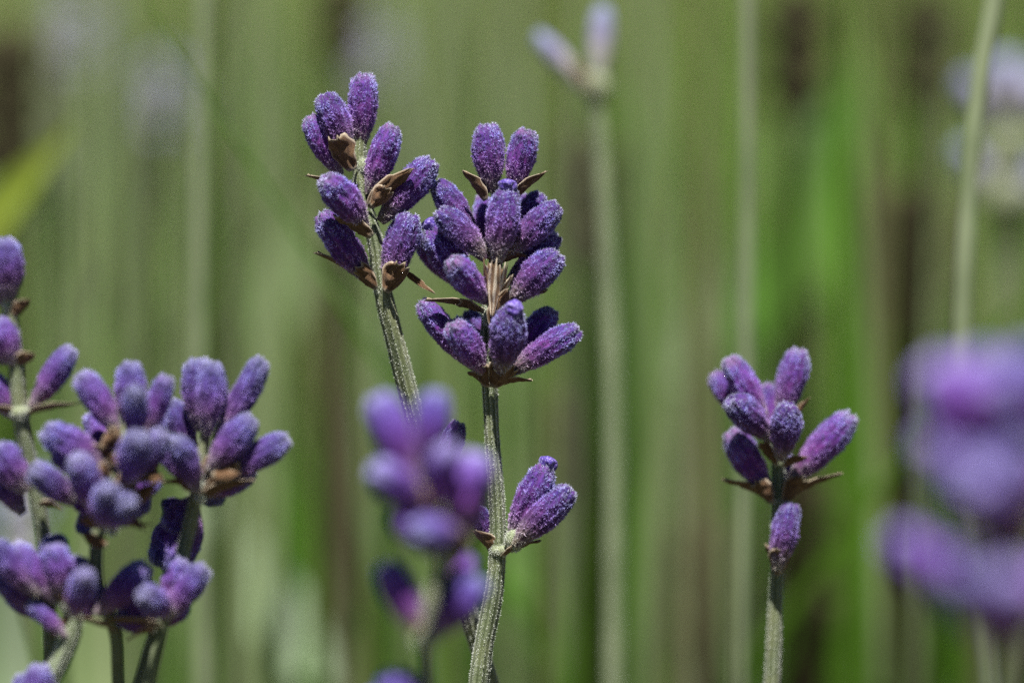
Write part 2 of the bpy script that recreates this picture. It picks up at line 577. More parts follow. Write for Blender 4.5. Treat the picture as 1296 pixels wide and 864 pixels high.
def hairs(r2, pos, nor, t, length, width, spread=.9, comb=0.0):
    """tapered, bent two-segment hairs on surface points"""
    n = len(pos)
    rv = r2.normal(0, 1, (n, 3))
    d = nor * r2.uniform(.35, 1, (n, 1)) + rv * spread * .5 + np.array([[0, 0, comb]])
    d /= np.linalg.norm(d, axis=1, keepdims=True) + 1e-9
    d2 = d + r2.normal(0, .55, (n, 3))
    d2 /= np.linalg.norm(d2, axis=1, keepdims=True) + 1e-9
    s = np.cross(d, r2.normal(0, 1, (n, 3)))
    s /= np.linalg.norm(s, axis=1, keepdims=True) + 1e-9
    ln = length[:, None]
    p0 = pos - nor * 1.5e-5
    p1 = p0 + d * ln * .55
    p2 = p1 + d2 * ln * .45
    hw = width / 2
    V = np.stack([p0 - s * hw, p0 + s * hw, p1 - s * hw * .75, p1 + s * hw * .75, p2], 1).reshape(-1, 3)
    b = (np.arange(n) * 5)
    faces = [f for k in b.tolist() for f in ((k, k + 1, k + 3, k + 2), (k + 2, k + 3, k + 4))]
    return V, faces, np.repeat(t, 5), np.repeat(r2.uniform(0, 1, n), 5)


def bud_variant(seed, bend, plump, nh):
    V, Fc, T, RB, ns, nr = bud_grid(seed, bend, plump)
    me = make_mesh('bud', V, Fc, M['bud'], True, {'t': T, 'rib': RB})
    nor = np.zeros(len(V) * 3, dtype=np.float32)
    me.vertices.foreach_get('normal', nor)
    nor = nor.reshape(-1, 3)
    r2 = np.random.default_rng(seed)
    G, Nn = V.reshape(nr, ns, 3), nor.reshape(nr, ns, 3)
    T = np.array(T).reshape(nr, ns)
    rr = np.linalg.norm(G[:, 0, :2] - G[:, :, :2].mean(1), axis=1) + 2e-4
    dz = np.abs(np.gradient(G[:, :, 2].mean(1))) + 4e-5
    wgt = rr * dz
    # hairs stand in small star-shaped tufts, most of them on the ribs
    RBg = np.array(RB).reshape(nr, ns)
    wg = (wgt[:-1, None] * np.clip(RBg[:-1] * .6 + 1.15, .15, 3)).ravel()
    nt_ = nh // 5
    pick = r2.choice(len(wg), nt_, p=wg / wg.sum())
    iu, j0 = pick // ns, pick % ns
    j1 = (j0 + 1) % ns
    fj, fu = r2.uniform(0, 1, (nt_, 1)), r2.uniform(0, 1, (nt_, 1))
    pos = (G[iu, j0] * (1 - fj) + G[iu, j1] * fj) * (1 - fu) + (G[iu + 1, j0] * (1 - fj) + G[iu + 1, j1] * fj) * fu
    pn = np.array([noise.noise(Vector(q) * 1100 + Vector((seed, 0, 0))) for q in pos.tolist()])
    big = np.clip(r2.uniform(0, 1, nt_) * .75 + .25 + .55 * pn, 0, 1)
    pos, nn, t, big = (np.repeat(q, 5, axis=0) for q in (pos, Nn[iu, j0], T[iu, j0], big))
    nh = len(pos)
    pos = pos + r2.normal(0, 1.6e-5, (nh, 3))
    ln = (.00008 + .00022 * r2.uniform(0, 1, nh) ** 1.5) * (.7 + .7 * big) * np.interp(t, [0, .1, .3, .8, 1], [.7, .9, 1, 1, .8])
    HV, HF, HT, HR = hairs(r2, pos, nn, t, ln, 3.7e-5, 1.0, .45)
    HR = np.repeat(np.clip(big ** 1.6 + r2.normal(0, .08, nh), 0, 1), 5)
    fz = make_mesh('bud_fuzz', HV, HF, M['fuzz'], False, {'t': HT, 'rv': HR})
    return me, fz


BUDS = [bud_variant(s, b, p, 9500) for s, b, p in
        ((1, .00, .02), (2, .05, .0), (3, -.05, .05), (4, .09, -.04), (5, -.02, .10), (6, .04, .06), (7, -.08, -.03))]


def corolla_mesh(seed):
    V, Fc = [], []
    nr, ns = 14, 22
    for i in range(nr):
        s = i / (nr - 1)
        r = (math.sin(math.pi * (.22 + .78 * s)) ** .6 if s < .999 else .12) * .00078
        for j in range(ns):
            a = j / ns * 2 * math.pi
            q = r * (1 + .20 * math.cos(3 * a + seed) * s + .38 * noise.noise(Vector((math.cos(a) * 1.8, math.sin(a) * 1.8, s * 3 + seed))) + .2 * noise.noise(Vector((math.cos(a) * 5, math.sin(a) * 5, s * 7 + seed))))
            V.append((math.cos(a) * q + .00018 * s, math.sin(a) * q, BL * .93 + (1 - (1 - s) ** 1.6) * .0012))
    for i in range(nr - 1):
        for j in range(ns):
            Fc.append((i * ns + j, i * ns + (j + 1) % ns, (i + 1) * ns + (j + 1) % ns, (i + 1) * ns + j))
    Fc.append(tuple((nr - 1) * ns + j for j in range(ns)))
    return make_mesh('corolla', V, Fc, M['corolla'], True)


COROLLA = [corolla_mesh(1), corolla_mesh(4)]


def bract_mesh(seed, cup, curl, shape):
    """unit bract: length 1 along z, half width 1 along x, outer face towards +y; pointed"""
    nl, nw = 15, 11
    V, Fc, S, W = [], [], [], []
    rs = random.Random(seed)
    for i in range(nl):
        s = i / (nl - 1)
        if shape == 'shield':
            hw = min((.22 + 1.35 * s), 1.0) * (1 - .42 * max(0, (s - .6) / .4) ** 1.4)
        else:
            hw = .30 + .95 * math.sin(min(1, s * 1.5) * math.pi * .62) if s < .5 else (1.19 * (1 - s) / .5) ** .85
            hw = max(.05, min(1, hw))
        for j in range(nw):
            v = -1 + 2 * j / (nw - 1)
            a = v * hw * cup
            xx = math.sin(a) / max(cup, .01)
            yy = -(1 - math.cos(a)) / max(cup, .01)
            zz = s
            yy += curl * s * s
            cr = .30 * noise.noise(Vector((v * 2.2 + seed, s * 4.3, seed * 1.7))) * (.3 + s) + .10 * noise.noise(Vector((v * 6, s * 9 + seed, 1)))
            V.append((xx + cr * .5, yy + cr, zz + cr * .35 * abs(v) + (.22 * noise.noise(Vector((v * 3.1, seed * 2.3, 7))) * s ** 4 if shape == 'shield' else 0)))
            S.append(s)
            W.append(v)
    for i in range(nl - 1):
        for j in range(nw - 1):
            Fc.append((i * nw + j, i * nw + j + 1, (i + 1) * nw + j + 1, (i + 1) * nw + j))
    # a second skin behind gives the bract its thickness
    o = len(V)
    V2 = [(x, y_ - .05, z) for x, y_, z in V]
    F2 = [tuple(o + k for k in reversed(f)) for f in Fc]
    rim = [j for j in range(nw)] + [i * nw + nw - 1 for i in range(1, nl)] + [(nl - 1) * nw + j for j in range(nw - 2, -1, -1)] + [i * nw for i in range(nl - 2, 0, -1)]
    F3 = [(rim[k], o + rim[k], o + rim[(k + 1) % len(rim)], rim[(k + 1) % len(rim)]) for k in range(len(rim))]
    return make_mesh('bract', V + V2, Fc + F2 + F3, M['bract'], True, {'s': S + S, 'v': W + W, 'rib': [math.cos(q * 7.5 + 1) for q in W + W]})


BRACTS = {k: [bract_mesh(s, c, cu, sh) for s, cu in ((1, cu0), (5, cu0 * 1.3), (9, cu0 * .6))]
          for k, (c, cu0, sh) in dict(leaf=(.9, .35, 'leaf'), shield=(1.15, .10, 'shield'), flat=(.4, .5, 'leaf')).items()}


def basis(z, xh):
    z = z.normalized()
    x = (xh - z * xh.dot(z))
    x = x.normalized() if x.length > 1e-6 else z.orthogonal().normalized()
    y = z.cross(x)
    return Matrix((x, y, z)).transposed()


# ------------------------------------------------------------------ parts of a spike
class Spike:
    def __init__(self, label, d, path, widths, group=None, name='lavender_spike', cat='lavender', fuzzy=0, stemmat='stem', budmat=None):
        """path: list of (px, py, depth offset mm) from the top down; goes on to the ground below the frame"""
        self.d, self.stemmat, self.budmat = d, stemmat, budmat
        pts = [P(a, b, d + c / 1000) for a, b, c in path]
        dr = (pts[-1] - pts[-2]).normalized()
        end, v = pts[-1], dr
        low = []
        z0 = end.z
        while end.z > 0.0:
            v = (v * .9 + Vector((0, 0, -1)) * .10).normalized()
            end = end + v * .012
            low.append(end.copy())
        low[-1].z = -.003
        self.root = thing(name, label, cat, (low[-1].x, low[-1].y, 0), group)
        self.o = Vector(self.root.location)
        self.k = mm_per_px(d) / 1000
        self.stem(pts, [x * self.k / 2 for x in widths], low, fuzzy)
        self.n = 0

    def stem(self, pts, rad, low, fuzzy):
        # Catmull-Rom through the visible points
        Pn = [pts[0] + (pts[0] - pts[1])] + pts + [low[0]]
        C, R = [], []
        for i in range(1, len(Pn) - 2):
            a, b, c, e = Pn[i - 1], Pn[i], Pn[i + 1], Pn[i + 2]
            m = max(2, int((c - b).length / .0007))
            for q in range(m):
                s = q / m
                C.append(.5 * ((2 * b) + (c - a) * s + (2 * a - 5 * b + 4 * c - e) * s * s + (3 * b - a - 3 * c + e) * s ** 3))
                R.append(rad[i - 1] * (1 - s) + rad[min(i, len(rad) - 1)] * s)
        C.append(pts[-1])
        R.append(rad[-1])
        vis = len(C)
        for q in low:
            C.append(q)
            R.append(rad[-1] * 1.1)
        ns = 24
        V, G, Nn = [], [], []
        fr = None
        sd_ = self.o.x * 900
        for i, c in enumerate(C):
            tng = (C[min(i + 1, len(C) - 1)] - C[max(i - 1, 0)]).normalized()
            x = Vector((1, 0, 0)) if fr is None else fr
            x = (x - tng * x.dot(tng)).normalized()
            fr = x
            yv = tng.cross(x)
            rr = R[i] * (1 + .10 * noise.noise(c * 260 + Vector((sd_, 0, 0))))
            for j in range(ns):
                a = j / ns * 2 * math.pi
                tw = 1.5 * noise.noise(c * 90 + Vector((sd_, 5, 0)))
                gq = math.cos(8 * a + .6 + tw) * (.75 + .5 * noise.noise(Vector((a * 1.3, c.z * 300, sd_))))
                q = rr * (1 + .05 * gq + .06 * math.cos(4 * a + .6))
                nv = x * math.cos(a) + yv * math.sin(a)
                V.append(c + nv * q - self.o)
                Nn.append(nv)
                G.append(gq)
        Fc = []
        for i in range(len(C) - 1):
            for j in range(ns):
                Fc.append((i * ns + j, i * ns + (j + 1) % ns, (i + 1) * ns + (j + 1) % ns, (i + 1) * ns + j))
        Fc.append(tuple(range(ns)))
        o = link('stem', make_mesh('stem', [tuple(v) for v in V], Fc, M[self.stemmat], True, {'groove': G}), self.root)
        if fuzzy:
            r2 = np.random.default_rng(int(abs(self.o.x) * 1e5) + 3)
            Va, Na, Ga = np.array(V)[:vis * ns], np.array(Nn)[:vis * ns], np.array(G)[:vis * ns]
            wt = np.clip(Ga + .75, .03, 2) ** 1.5
            ix = r2.choice(len(Va), fuzzy, p=wt / wt.sum())
            nb = np.minimum(ix + ns, len(Va) - 1)
            fj = r2.uniform(0, 1, (fuzzy, 1))
            pos = Va[ix] * (1 - fj) + Va[nb] * fj + r2.normal(0, 2.5e-5, (fuzzy, 3))
            HV, HF, HT, HR = hairs(r2, pos, Na[ix], np.zeros(fuzzy), r2.uniform(.00006, .0002, fuzzy), 3.6e-5, 1.1)
            fz = link('stem_fuzz', make_mesh('stem_fuzz', HV, HF, M['white'], False, {'t': HT, 'rv': HR}), o)
            fz['kind'] = 'stuff'
        return o

    def place(self, base, tip, off, sgn, L):
        b = P(base[0], base[1], self.d + off / 1000)
        t = P(tip[0], tip[1], self.d + off / 1000)
        p = (t - b).length
        if sgn and p < L:
            dd = math.sqrt(L * L - p * p) * (1 if sgn > 0 else -1)
            t = P(tip[0], tip[1], self.d + off / 1000 + dd)
        return b, t

    def bud(self, tip, base, wpx, off=0.0, sgn=0, var=None, L=None, fuzz=True, corolla=None, pale=None):
        wid = wpx * self.k * ((.92 if self.budmat == 'violet' else 1.0) if self.budmat else .85) * rnd.uniform(.93, 1.08)
        L = L if L else BL * max(.85, min(1.05, wid / BW))
        b, t = self.place(base, tip, off, sgn, L)
        ax = t - b
        L = ax.length
        var = self.n % len(BUDS) if var is None else var
        self.n += 1
        side = 1 if (self.n % 3) else -1
        bs = basis(ax, Vector((.25 * side, -.2, 1)))
        rot = Matrix.Rotation(rnd.uniform(-.5, .5), 3, 'Z')
        mt = (bs @ rot @ Matrix.Diagonal((wid / BW, wid / BW, L / BL))).to_4x4()
        mt.translation = b - self.o
        o = link('bud', BUDS[var][0], self.root, mt)
        pale = pale or self.budmat
        if pale:
            o.material_slots[0].link = 'OBJECT'
            o.material_slots[0].material = M['palebud' if pale is True else pale]
            fuzz = fuzz and pale in ('violet', 'bud')
        if fuzz:
            link('fuzz', BUDS[var][1], o)['kind'] = 'stuff'
        if corolla is not None:
            link('corolla', COROLLA[corolla], o)
        return o

    def bract(self, base, tip, wpx, off=0.0, toff=0.0, kind='leaf', face=(0, -1, .15), var=None):
        b = P(base[0], base[1], self.d + off / 1000)
        t = P(tip[0], tip[1], self.d + (off + toff) / 1000)
        ax = t - b
        z = ax.normalized()
        yv = Vector(face)
        yv = (yv - z * yv.dot(z)).normalized()
        xv = yv.cross(z)
        hw = wpx * self.k / 2
        mt = Matrix((xv * hw, yv * hw, z * ax.length)).transposed().to_4x4()
        mt.translation = b - self.o
        self.n += 1
        return link('bract', BRACTS[kind][(self.n if var is None else var) % 3], self.root, mt)

    def node(self, at, rpx, off=0.0, hpx=None):
        """small woolly swelling where buds meet the stem"""
        c = P(at[0], at[1], self.d + off / 1000)
        r = rpx * self.k * .8
        hh = (hpx or rpx) * self.k * .85
        V, Fc, G = [], [], []
        nr, ns = 9, 14
        for i in range(nr):
            a = math.pi * (i / (nr - 1))
            for j in range(ns):
                b = 2 * math.pi * j / ns
                q = r * (math.sin(a) + .02) * (1 + .18 * noise.noise(Vector((math.cos(b) * 2, math.sin(b) * 2, a * 2 + at[0]))))
                V.append((math.cos(b) * q, math.sin(b) * q, hh * math.cos(a)))
                G.append(.9)
        for i in range(nr - 1):
            for j in range(ns):
                Fc.append((i * ns + j, (i + 1) * ns + j, (i + 1) * ns + (j + 1) % ns, i * ns + (j + 1) % ns))
        me = make_mesh('node', V, Fc, M['stem'], True, {'groove': G})
        o = link('node', me, self.root, Matrix.Translation(c - self.o))
        r2 = np.random.default_rng(int(at[0]))
        k = 1100
        th, ph = np.arccos(r2.uniform(-1, 1, k)), r2.uniform(0, 2 * np.pi, k)
        nn = np.stack([np.sin(th) * np.cos(ph), np.sin(th) * np.sin(ph), np.cos(th)], 1)
        HV, HF, HT, HR = hairs(r2, nn * np.array([r, r, hh]), nn, np.zeros(k), r2.uniform(.0001, .0003, k), 3.6e-5, 1.2)
        link('fuzz', make_mesh('node_fuzz', HV, HF, M['white'], False, {'t': HT, 'rv': HR}), o)['kind'] = 'stuff'
        return o


# ------------------------------------------------------------------ the two sharp spikes
s1 = Spike('sharp leaning lavender spike, loose fuzzy violet buds with brown bracts along a pale stem', .3005,
           [(457, 170, .5), (455, 197, .3), (458, 247, 0), (474, 302, 0), (481, 350, 0), (487, 380, 0), (502, 440, .5), (525, 530, 1.5),
            (560, 660, 3.5), (597, 790, 5.5), (622, 870, 7)],
           [12, 15, 17, 19, 20, 21, 22, 22, 22, 22, 22], fuzzy=15000)
s1.bud((461, 94), (457, 186), 40, .6, 0, 0)
s1.bud((412, 119), (441, 195), 40, -.6, 0, 4)
s1.bud((389, 149), (431, 222), 35, .3, 0, 1)
s1.bud((499, 160), (466, 246), 42, -.5, 0, 5)
s1.bud((547, 203), (481, 281), 41, .2, 0, 0)
s1.bud((415, 222), (463, 288), 43, -1.6, -1, 2)
s1.bud((405, 272), (469, 357), 44, .2, 0, 5)
s1.bud((520, 271), (489, 362), 44, -.5, 0, 0)
s1.bud((468, 205), (462, 262), 30, 2.2, 1, 2)
s1.bud((580, 534), (549, 618), 40, 2.4, 0, 3)
s1.bract((446, 216), (424, 176), 44, -1.2, -.9, 'shield', (-.25, -1, .1), 0)
s1.bract((424, 240), (391, 218), 20, .2, 0, 'leaf', (-.6, -.4, -1), 1)
s1.bract((466, 262), (522, 212), 30, -.9, -.6, 'leaf', (.45, -1, -.3), 2)
s1.bract((470, 262), (492, 238), 32, -1.5, -.8, 'shield', (.2, -1, 0), 1)
s1.bract((470, 300), (430, 272), 36, -2.2, -.6, 'shield', (-.35, -1, -.4), 0)
s1.bract((478, 366), (404, 315), 26, .3, .2, 'leaf', (-.5, -.5, -1), 1)
s1.bract((476, 366), (452, 338), 30, -.8, -.4, 'shield', (-.3, -1, -.2), 2)
s1.bract((488, 370), (509, 333), 42, -1.2, -.8, 'shield', (.25, -1, -.05), 1)
s1.bract((508, 340), (550, 372), 9, .2, .2, 'flat', (.4, -1, .4), 2)
s1.node((484, 366), 13, 0, 12)
s1.node((459, 212), 10, 0, 14)

s2 = Spike('sharp upright lavender spike with dense violet buds in whorls round a cream dried calyx', .3000,
           [(628, 232, .6), (629, 290, .4), (626, 350, .2), (620, 392, 0), (618, 440, 0), (620, 490, 0), (623, 552, 0), (629, 640, 0),
            (630, 692, 0), (626, 745, 0), (613, 812, 0), (605, 872, 0)],
           [11, 14, 17, 18, 18, 18, 18, 18, 19, 21, 22, 23], fuzzy=17000)
# top whorl
s2.bud((616, 158), (622, 244), 42, .3, 0, 0)
s2.bud((671, 166), (647, 245), 43, .6, 0, 3)
s2.bract((614, 254), (589, 214), 24, -.1, -.2, 'leaf', (-.8, -.6, .1), 0)
s2.bract((650, 254), (688, 214), 24, .1, -.2, 'leaf', (.8, -.6, -.4), 1)
# second whorl
s2.bud((642, 238), (629, 332), 46, -2.0, -1, 4, corolla=0)
s2.bud((686, 246), (646, 312), 38, 2.2, 0, 1)
s2.bud((708, 262), (640, 322), 42, -.4, 0, 5)
s2.bud((555, 228), (604, 312), 36, 1.6, 0, 2)
s2.bud((560, 262), (615, 328), 42, -1.2, -1, 6)
s2.bud((606, 252), (622, 318), 32, 2.4, 1, 3)
s2.bud((662, 250), (640, 318), 34, 2.6, 1, 3)
s2.bract((626, 332), (592, 310), 30, -.4, .2, 'leaf', (-.4, -.6, -1), 2)
s2.bract((632, 334), (664, 318), 30, -.4, .2, 'leaf', (.3, -.6, -1), 0)
# third whorl
s2.bud((545, 288), (598, 374), 46, 1.0, 0, 4, corolla=1)
s2.bud((532, 296), (572, 356), 36, 2.6, 0, 1)
s2.bud((568, 330), (616, 382), 41, -1.6, -1, 5)
s2.bud((706, 298), (642, 358), 36, 1.0, 0, 0)
s2.bud((704, 318), (644, 384), 48, -.8, 0, 2)
s2.bract((616, 394), (541, 374), 24, -.4, .1, 'leaf', (-.2, -.5, -1), 1)
s2.bract((612, 396), (580, 384), 26, -.9, -.2, 'shield', (-.3, -.7, -1), 2)
s2.bract((634, 394), (690, 362), 30, -.5, -.3, 'leaf', (.5, -.7, -1), 0)
# ragged cream remains of an old calyx in front of the stem
for base, tip, wp, of, var in (((622, 400), (616, 336), 20, -1.2, 0), ((623, 400), (627, 331), 22, -1.7, 1), ((626, 400), (638, 337), 20, -1.3, 2), ((624, 398), (647, 350), 16, -.9, 1), ((621, 398), (609, 350), 14, -.8, 2)):
    o = s2.bract(base, tip, wp, of - .6, -.9, 'shield', ((tip[0] - 627) * .04, -1, .1), var)
    o.name = 'dried_calyx'
    o.material_slots[0].link = 'OBJECT'
    o.material_slots[0].material = M['calyx']
s2.bract((624, 414), (642, 364), 30, -1.9, -.5, 'leaf', (.5, -1, 0), 2)
s2.node((621, 402), 12, -.5, 16)
# lowest whorl
s2.bud((530, 384), (604, 468), 40, 1.4, 0, 1)
s2.bud((573, 406), (613, 472), 43, -1.3, -1, 0)
s2.bud((652, 392), (633, 472), 46, -1.9, -1, 5, corolla=1)
s2.bud((729, 412), (646, 472), 41, -.5, 0, 6)
s2.bud((697, 390), (645, 464), 38, 2.0, 0, 2)
s2.bud((598, 398), (618, 460), 36, 2.4, 1, 3)
s2.bract((618, 490), (612, 462), 44, -1.0, -1.0, 'shield', (-.3, -1, -.4), 0)
s2.bract((624, 490), (646, 463), 50, -1.4, -1.2, 'shield', (.25, -1, -.4), 1)
s2.bract((628, 488), (673, 478), 22, -.6, -.8, 'leaf', (.3, -.6, -1), 2)
s2.bract((612, 488), (596, 468), 26, .8, .3, 'leaf', (-.6, -.6, -.8), 0)
# side pair lower down
s2.bud((692, 590), (647, 690), 46, -.2, 0, 5, corolla=0)
s2.bud((722, 618), (650, 690), 46, -1.4, 0, 4)
s2.bud((604, 640), (625, 690), 30, 1.0, 0, 2)
s2.bract((634, 704), (683, 680), 22, -1.0, -.3, 'leaf', (.3, -.5, -1), 0)
s2.bract((626, 700), (604, 668), 28, -.2, -.2, 'leaf', (-.5, -.9, -.4), 1)
s2.node((632, 696), 14, -.2, 10)
s2.node((651, 684), 15, -.9, 17)

# ------------------------------------------------------------------ the small spike on the right
s3 = Spike('small lavender spike standing alone, with one bud below its head on a dark stem', .3085,
           [(985, 520, 0), (985, 590, 0), (985, 641, 0), (983, 731, 0), (980, 802, 0), (977, 870, 0)], [12, 15, 16, 17, 18, 19], fuzzy=6000)
s3.bud((1012, 442), (988, 532), 42, .2, 0, 0)
s3.bud((924, 452), (968, 536), 40, 0, 0, 4)
s3.bud((901, 474), (948, 534), 34, 2.0, 1, 1)
s3.bud((927, 502), (977, 556), 40, -1.3, -1, 2)
s3.bud((970, 488), (979, 560), 32, 2.0, 1, 3)
s3.bud((1001, 512), (988, 582), 41, -1.8, -1, 5)
s3.bud((1078, 525), (1000, 610), 45, -.2, 0, 0)
s3.bud((921, 547), (974, 624), 40, .0, 0, 5)
s3.bud((1001, 637), (983, 722), 40, -1.7, 0, 4)
s3.bud((993, 578), (987, 632), 32, 2.2, 1, 1)
s3.bract((980, 636), (917, 602), 26, -.2, 0, 'leaf', (-.4, -.6, -1), 0)
s3.bract((978, 636), (955, 610), 34, -.8, -.5, 'shield', (-.3, -1, -.4), 1)
s3.bract((990, 634), (1063, 596), 26, -.2, 0, 'leaf', (.4, -.6, -1), 2)
s3.bract((992, 636), (1016, 606), 36, -.8, -.5, 'shield', (.3, -1, -.4), 0)
s3.bract((990, 590), (1022, 576), 16, -1.4, -.4, 'leaf', (.2, -1, -.5), 1)
s3.bract((984, 588), (962, 560), 20, -1.2, -.3, 'shield', (-.3, -1, -.2), 2)
s3.bract((996, 540), (1024, 502), 14, -.2, 0, 'leaf', (.6, -1, 0), 0)
s3.bract((984, 728), (990, 692), 36, -1.4, -1.2, 'shield', (.1, -1, -.1), 1)
s3.bract((982, 728), (972, 690), 30, -.9, .2, 'shield', (-.8, -.6, -.1), 2)
s3.node((985, 634), 11, 0)

# ------------------------------------------------------------------ the soft cluster at the left edge
D4 = .2885
s4 = Spike('soft lavender spike at the left edge with widely spaced whorls on a pale bare stem', D4,
           [(8, 350, 0), (13, 397, 0), (20, 455, 0), (25, 522, 0), (40, 600, .6), (52, 660, 1), (60, 740, 2), (66, 870, 3)], [14, 16, 17, 18, 18, 18, 18, 18], fuzzy=6000, budmat='violet')
for a in (((3, 302), (13, 380), 44, -.4, 0, 0), ((-22, 318), (6, 385), 40, .4, 0, 1), ((-4, 402), (17, 462), 38, -.4, 0, 2), ((-34, 398), (8, 460), 40, .4, 0, 4),
          ((94, 442), (38, 516), 36, .5, 0, 1), ((-8, 566), (34, 622), 42, -1.5, 0, 5), ((42, 592), (92, 636), 38, -1.8, -1, 0),
          ((-20, 470), (20, 528), 40, .6, 0, 6), ((-12, 590), (30, 650), 40, 0, 0, 3)):
    s4.bud(*a)
for a in (((17, 400), (36, 376), 22, -.4, -.3, 'leaf', (.5, -.8, -.2)), ((20, 462), (44, 446), 24, -.5, -.3, 'leaf', (.5, -.8, -.3)),
          ((18, 462), (-6, 440), 24, -.5, -.3, 'leaf', (-.5, -.8, -.3)), ((28, 526), (100, 506), 20, -.5, 0, 'leaf', (.2, -.6, -1)),
          ((24, 526), (-14, 512), 20, -.4, 0, 'leaf', (-.2, -.6, -1)), ((48, 640), (80, 640), 22, -.4, -.3, 'leaf', (.2, -.8, -1))):
    s4.bract(*a)
s4.node((25, 522), 15, -.2, 12)
s4.node((13, 388), 11, 0, 14)

s5 = Spike('soft lavender spike with crowded short buds in the middle of the left cluster', D4 - .001,
           [(165, 520, .5), (150, 575, 0), (134, 640, 0), (123, 680, 0), (124, 740, .5), (146, 800, 1), (150, 870, 2)], [12, 14, 15, 16, 16, 16, 16], budmat='violet')
for a in (((102, 472), (150, 548), 37, .2, 0, 0), ((167, 458), (163, 540), 40, .6, 0, 4), ((174, 492), (170, 556), 36, -1.8, -1, 5),
          ((213, 476), (186, 552), 36, .4, 0, 3), ((57, 540), (136, 592), 42, -.4, 0, 2), ((174, 548), (162, 612), 40, -2.6, -1, 4),
          ((94, 578), (124, 644), 39, -2.4, -1, 1), ((136, 618), (130, 664), 41, -2.8, -1, 5), ((206, 546), (166, 610), 38, -.5, -1, 0),
          ((118, 520), (145, 585), 36, 2.2, 1, 6), ((200, 520), (165, 590), 34, 2.0, 1, 1)):
    s5.bud(*a)
for a in (((132, 668), (176, 606), 22, -1.0, -.5, 'leaf', (.4, -1, 0)), ((134, 668), (192, 660), 18, -1.2, -.3, 'leaf', (.2, -.7, -1)),
          ((128, 668), (100, 655), 22, -1.4, -.4, 'leaf', (-.3, -1, -.4)), ((148, 590), (118, 560), 20, -.8, 0, 'leaf', (-.4, -1, -.2)),
          ((152, 596), (176, 640), 18, -2.2, -.6, 'flat', (.4, -1, .2)), ((150, 575), (140, 540), 24, -1, -.3, 'shield', (-.1, -1, 0))):
    s5.bract(*a)
s5.node((141, 668), 10, -1.6, 11)

s6 = Spike('soft lavender spike with buds fanned out at the outer side of the left cluster', D4 + .0015,
           [(262, 540, 0), (254, 590, 0), (246, 636, 0), (228, 712, 0), (204, 782, 0), (176, 870, 0)], [12, 14, 16, 17, 17, 17], fuzzy=3000, budmat='violet')
for a in (((250, 454), (254, 546), 40, .6, 0, 0), ((270, 458), (262, 552), 40, -.4, 0, 4), ((338, 459), (275, 556), 38, .4, 0, 3),
          ((322, 530), (262, 596), 40, -1.5, -1, 5), ((366, 556), (280, 604), 36, -.6, 0, 1), ((318, 590), (258, 626), 36, 1.0, 0, 2),
          ((204, 546), (248, 618), 40, -1.2, 0, 6), ((226, 552), (250, 622), 36, -2, -1, 2), ((214, 508), (246, 580), 32, 2.0, 0, 1),
          ((208, 650), (240, 640), 34, 2.4, 0, 3), ((200, 716), (236, 640), 42, 2.6, 0, 0), ((218, 728), (244, 646), 40, 1.8, 0, 4),
          ((236, 704), (246, 640), 34, 3.0, 0, 2)):
    s6.bud(*a)
for a in (((250, 632), (320, 604), 30, -.9, -.3, 'leaf', (.3, -.7, -1)), ((256, 624), (300, 590), 30, -1.4, -.3, 'shield', (.4, -1, -.3)),
          ((246, 616), (205, 606), 18, -1, -.2, 'leaf', (-.2, -.8, -1)), ((266, 596), (312, 560), 20, .8, 0, 'leaf', (.5, -.6, -.6)),
          ((260, 600), (276, 570), 22, -1.6, -.3, 'leaf', (.3, -1, 0))):
    s6.bract(*a)
s6.node((252, 616), 9, -.8, 9)
s6.node((254, 630), 8, -.9, 8)

s7 = Spike('low lavender spike with a thick pale curved stem under the left cluster', D4 - .002,
           [(84, 745, 0), (92, 775, 0), (90, 800, 0), (76, 835, 0), (60, 872, 0)], [19, 22, 22, 22, 22], fuzzy=9000, budmat='violet', stemmat='stalk')
for a in (((16, 690), (72, 760), 40, -.6, 0, 0), ((70, 686), (80, 756), 40, -.8, 0, 2), ((66, 676), (76, 730), 36, 1.6, 0, 1), ((104, 704), (86, 764), 32, .8, 0, 3),
          ((108, 726), (94, 778), 38, -2.0, -1, 5), ((38, 760), (84, 806), 24, -.8, 0, 6), ((-8, 716), (56, 770), 42, .6, 0, 4)):
    s7.bud(*a)
for a in (((84, 764), (70, 740), 26, -1.2, -.2, 'shield', (-.2, -1, 0)), ((92, 780), (62, 806), 16, -.6, 0, 'leaf', (-.3, -1, -.5)), ((96, 782), (158, 798), 18, -.6, 0, 'leaf', (.1, -.6, -1))):
    s7.bract(*a)
s7.node((84, 762), 15, -.4, 13)

s8 = Spike('low lavender spike with long sunlit buds under the fanned out spike', D4 - .0015,
           [(214, 752, 0), (206, 790, 0), (196, 830, 0), (186, 872, 0)], [12, 14, 15, 15], budmat='violet')
for a in (((186, 714), (122, 778), 36, -1.2, 0, 0), ((182, 748), (214, 776), 36, -1.0, -1, 4), ((264, 720), (206, 782), 37, -.4, 0, 3), ((148, 738), (196, 790), 36, .6, 0, 1),
          ((230, 706), (208, 770), 30, 1.4, 0, 2)):
    s8.bud(*a)
for a in (((204, 790), (120, 782), 20, -.8, -.4, 'leaf', (0, -.6, -1)), ((206, 792), (160, 806), 16, -.6, -.3, 'leaf', (0, -.7, -1))):
    s8.bract(*a)

